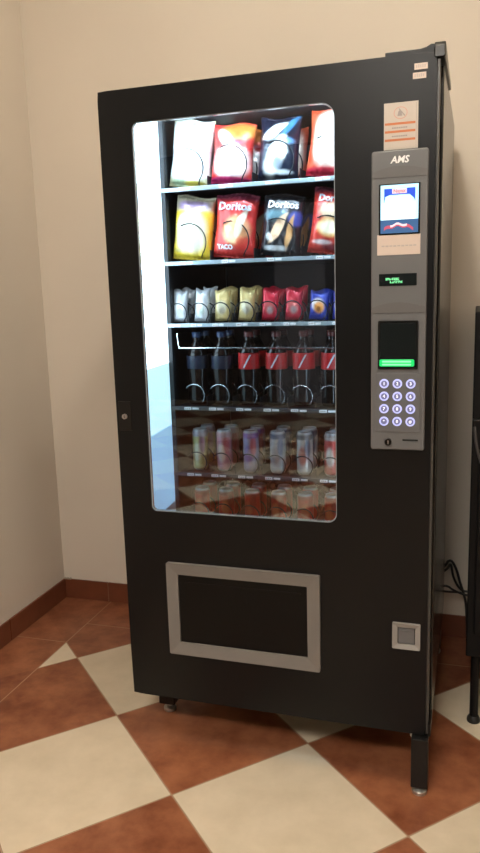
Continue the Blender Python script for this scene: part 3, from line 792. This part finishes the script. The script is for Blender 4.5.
# fourth shelf: bottles
def bottle(x, y, z, red, label, s=1.):
    e = empty('drink_bottle', (x, y, z), label, 'bottle', 'bottles on the fourth shelf')
    bm = bmesh.new()
    prof = [(.018, 0), (.026, .001), (.0295, .006), (.0305, .02), (.0285, .045), (.0275, .062), (.0295, .08), (.031, .1), (.031, .135), (.029, .15), (.022, .17), (.0135, .186), (.0118, .19), (.0118, .198)]
    lathe(bm, prof, 24)
    bmobj('bottle_body', bm, 'cola', e, smooth=True)
    bm = bmesh.new(); lathe(bm, [(.0312, .106), (.0318, .107), (.0318, .151 if red else .143), (.0305, .152 if red else .144)], 28)
    for zz in (.1, .11, .12, .13): pass
    o = bmobj('bottle_label', bm, 'print', e, smooth=True)
    if red: setpattern(o.data, lambda co: (.5, .018, .02))
    else: setpattern(o.data, lambda co: (.015, .02, .04))
    if red:
        bm = bmesh.new()           # pale wave on the label, wrapped round the front
        pts = []
        for k in range(13):
            a = -1.9+k*.055; pts.append((a, .110+.038*k/12))
        rr = .0322
        A = [bm.verts.new((rr*math.cos(a), rr*math.sin(a), zz)) for a, zz in pts]; B = [bm.verts.new((rr*math.cos(a+.16), rr*math.sin(a+.16), zz)) for a, zz in pts]
        for k in range(12): bm.faces.new((A[k], B[k], B[k+1], A[k+1]))
        bmobj('label_wave', bm, 'letg', o)
    bm = bmesh.new(); lathe(bm, [(.0135, .197), (.0138, .198), (.0138, .211), (.0125, .213), (0, .213)], 20)
    bmobj('bottle_cap', bm, 'cap_red' if red else 'cap_blue', e, smooth=True)
    return e
M['cap_red'] = pm('red_cap', (.09, .012, .012), .4, vary=.05); M['cap_blue'] = pm('dark_blue_cap', (.02, .04, .1), .4, vary=.05)
ordn = ['first', 'second', 'third', 'fourth', 'fifth', 'sixth']
for i, x in enumerate(XB):
    red = i >= 2
    d = 'dark drink bottle with red label' if red else 'dark drink bottle with black label'
    bottle(x, YF+.050, Z4+.0038, red, f'{d}, {ordn[i]} from the left on the fourth shelf, front row')
    bottle(x+.001, YF+.050+.074, Z4+.0038, red, f'{d}, standing behind the {ordn[i]} bottle of the fourth shelf')

# fifth and sixth shelf: cans
def can_mesh(r, h, fn):
    bm = bmesh.new()
    prof = [(.0001, .004), (r*.72, .003), (r*.8, 0), (r*.95, .006)]+[(r, .006+(h-.018)*k/22+.003) for k in range(23)]+[(r*.86, h-.003), (r*.86, h), (r*.8, h), (r*.78, h-.003), (.0001, h-.003)]
    lathe(bm, prof, 40); bmesh.ops.recalc_face_normals(bm, faces=bm.faces[:])
    me = bpy.data.meshes.new('drink_can'); bm.to_mesh(me); bm.free()
    for p in me.polygons: p.use_smooth = True
    me.set_sharp_from_angle(angle=.7)
    def pf(co):
        v = co.z/h
        if v > .955 or v < .035 or math.hypot(co.x, co.y) < r*.9: return (.55, .56, .58)
        u = (math.atan2(co.x, -co.y))/1.2
        return fn(u, v)
    setpattern(me, pf); return me
def pcan(base, a, b, c2):
    def f(u, v):
        c = base; c = lerp(c, a, blob(u, v, -.1, .45, .5, .22, .3)); c = lerp(c, b, blob(u, v, .5, .65, .35, .25, .4)); return lerp(c, c2, sm(.8, .86, v))
    return f
cans5 = [('yellow and white', pcan((.62, .52, .2), (.75, .68, .45), (.4, .2, .25), (.5, .42, .45))), ('pink and white', pcan((.6, .25, .3), (.75, .55, .45), (.5, .08, .1), (.5, .3, .35))),
         ('purple and silver', pcan((.38, .36, .5), (.3, .2, .42), (.5, .1, .12), (.25, .1, .35))), ('silver and dark blue', pcan((.55, .56, .56), (.42, .36, .34), (.1, .14, .25), (.06, .1, .2))),
         ('white and red', pcan((.72, .7, .66), (.6, .25, .2), (.1, .12, .16), (.08, .09, .12))), ('red and white', pcan((.6, .08, .07), (.75, .65, .6), (.6, .06, .05), (.4, .35, .33)))]
G5, G6 = 'drink cans on the fifth shelf', 'drink cans on the lowest shelf'
for i, x in enumerate(XB):
    nm, fn = cans5[i]; me = can_mesh(.0232, .124, fn)
    for b2 in (0, 1):
        o = link('drink_can', me, ('can',) if b2 == 0 else (), None, (x+.001*b2, YF+.045+.066*b2, Z5+.0038), (0, 0, .1*b2))
        tag(o, f'{nm} drink can, {ordn[i]} from the left on the fifth shelf' + (', front one' if not b2 else ', back one'), 'can', G5)
r1 = pcan((.75, .03, .015), (.8, .14, .06), (.5, .02, .02), (.5, .05, .03)); r2 = pcan((.72, .04, .015), (.8, .2, .06), (.35, .03, .02), (.4, .05, .03))
for i, x in enumerate(XB):
    me = can_mesh(.0235, .098, r1 if i % 2 == 0 else r2)
    for b2 in (0, 1):
        o = link('drink_can', me, ('can',) if b2 == 0 else (), None, (x+.001*b2, YF+.045+.066*b2, Z6+.0038), (0, 0, .35*math.sin(i*2+b2)))
        tag(o, f'orange red drink can, {ordn[i]} from the left on the lowest shelf' + (', front one' if not b2 else ', back one'), 'can', G6)

# ------------------------------------------------------------------ appliance at the right edge
ap = empty('dark_appliance', (.93, .345, 0), 'black floor-standing appliance on a round leg, cut off by the right edge of the picture', 'appliance')
AW, AD = .56, .50
bm = bmesh.new(); box(bm, .0, AW, .0, AD, .225, .945, .004); bmobj('lower_body', bm, 'app', ap)
bm = bmesh.new(); box(bm, .0, AW, .005, AD, .9455, 1.245, .004); bmobj('upper_body', bm, 'app', ap)
bm = bmesh.new(); box(bm, .02, AW-.02, -.012, -.0005, .30, .86, .004)
dd = bmobj('front_door', bm, 'app', ap)
bm = bmesh.new(); tube(bm, smooth_path([(.006, -.004, .925), (.009, -.012, .90), (.014, -.018, .87), (.022, -.022, .84), (.035, -.022, .81), (.05, -.004, .80)], 6), .004, 8)
bmobj('handle', bm, 'app_grey', ap, smooth=True)['label'] = 'curved dark grey handle'
for x, y in ((.028, .028), (AW-.028, .028), (.028, AD-.04), (AW-.028, AD-.04)):
    bm = bmesh.new(); lathe(bm, [(.013, .018), (.0125, .02), (.0125, .225)], 20)
    l_ = bmobj('leg', bm, 'app', ap, (x, y, 0), smooth=True)
    bm = bmesh.new(); lathe(bm, [(.019, 0), (.020, .004), (.019, .012), (.014, .02)], 20)
    bmobj('rubber_foot', bm, 'cable', l_, smooth=True)
# cables
def cable(pts, r, label, grp='black power cables'):
    bm = bmesh.new(); tube(bm, smooth_path(pts, 8), r, 8); o = bmobj('power_cable', bm, 'cable', smooth=True); tag(o, label, 'cable', grp)
cable([(.80, .862, .26), (.845, .87, .30), (.860, .872, .322), (.874, .872, .320), (.889, .872, .29), (.902, .872, .245), (.915, .872, .205), (.924, .874, .168), (.930, .876, .10), (.934, .876, .03), (.95, .876, .0065), (1.1, .876, .0065)], .0048, 'black power cable arching highest out from behind the vending machine')
cable([(.80, .880, .24), (.853, .882, .285), (.868, .882, .305), (.878, .882, .262), (.893, .882, .228), (.91, .882, .21), (.93, .884, .205), (1.0, .885, .215)], .0045, 'black power cable with a narrow sagging loop beside the vending machine')
cable([(.80, .853, .23), (.855, .853, .232), (.875, .853, .222), (.895, .855, .212), (.918, .858, .203), (.95, .860, .20), (1.02, .86, .205)], .0042, 'upper of the two nearly level black cables running behind the appliance')
cable([(.80, .864, .205), (.86, .864, .206), (.90, .866, .206), (.94, .868, .195), (1.02, .87, .19)], .0042, 'lower of the two nearly level black cables running behind the appliance')

# ------------------------------------------------------------------ world, camera, view
w = bpy.data.worlds.new('world'); sc.world = w; w.use_nodes = True
w.node_tree.nodes['Background'].inputs[0].default_value = (.5, .45, .4, 1); w.node_tree.nodes['Background'].inputs[1].default_value = .05
cam = bpy.data.cameras.new('camera'); co = bpy.data.objects.new('camera', cam); COL.objects.link(co)
r = Vector((.95301916, .30142543, -.02995306)); u = Vector((-.02746466, .1844632, .98245561)); f = Vector((-.30166234, .93547637, -.18407551))
m = Matrix((r, u, -f)).transposed().to_4x4(); m.translation = (.93252, -1.79252, 1.32618)
co.matrix_world = m
cam.sensor_fit = 'VERTICAL'; cam.sensor_height = 24; cam.lens = 736.32*24/853; cam.clip_start = .02
sc.camera = co
sc.view_settings.view_transform = 'Standard'; sc.view_settings.look = 'None'; sc.view_settings.gamma = 1
sc.view_settings.exposure = 0.0
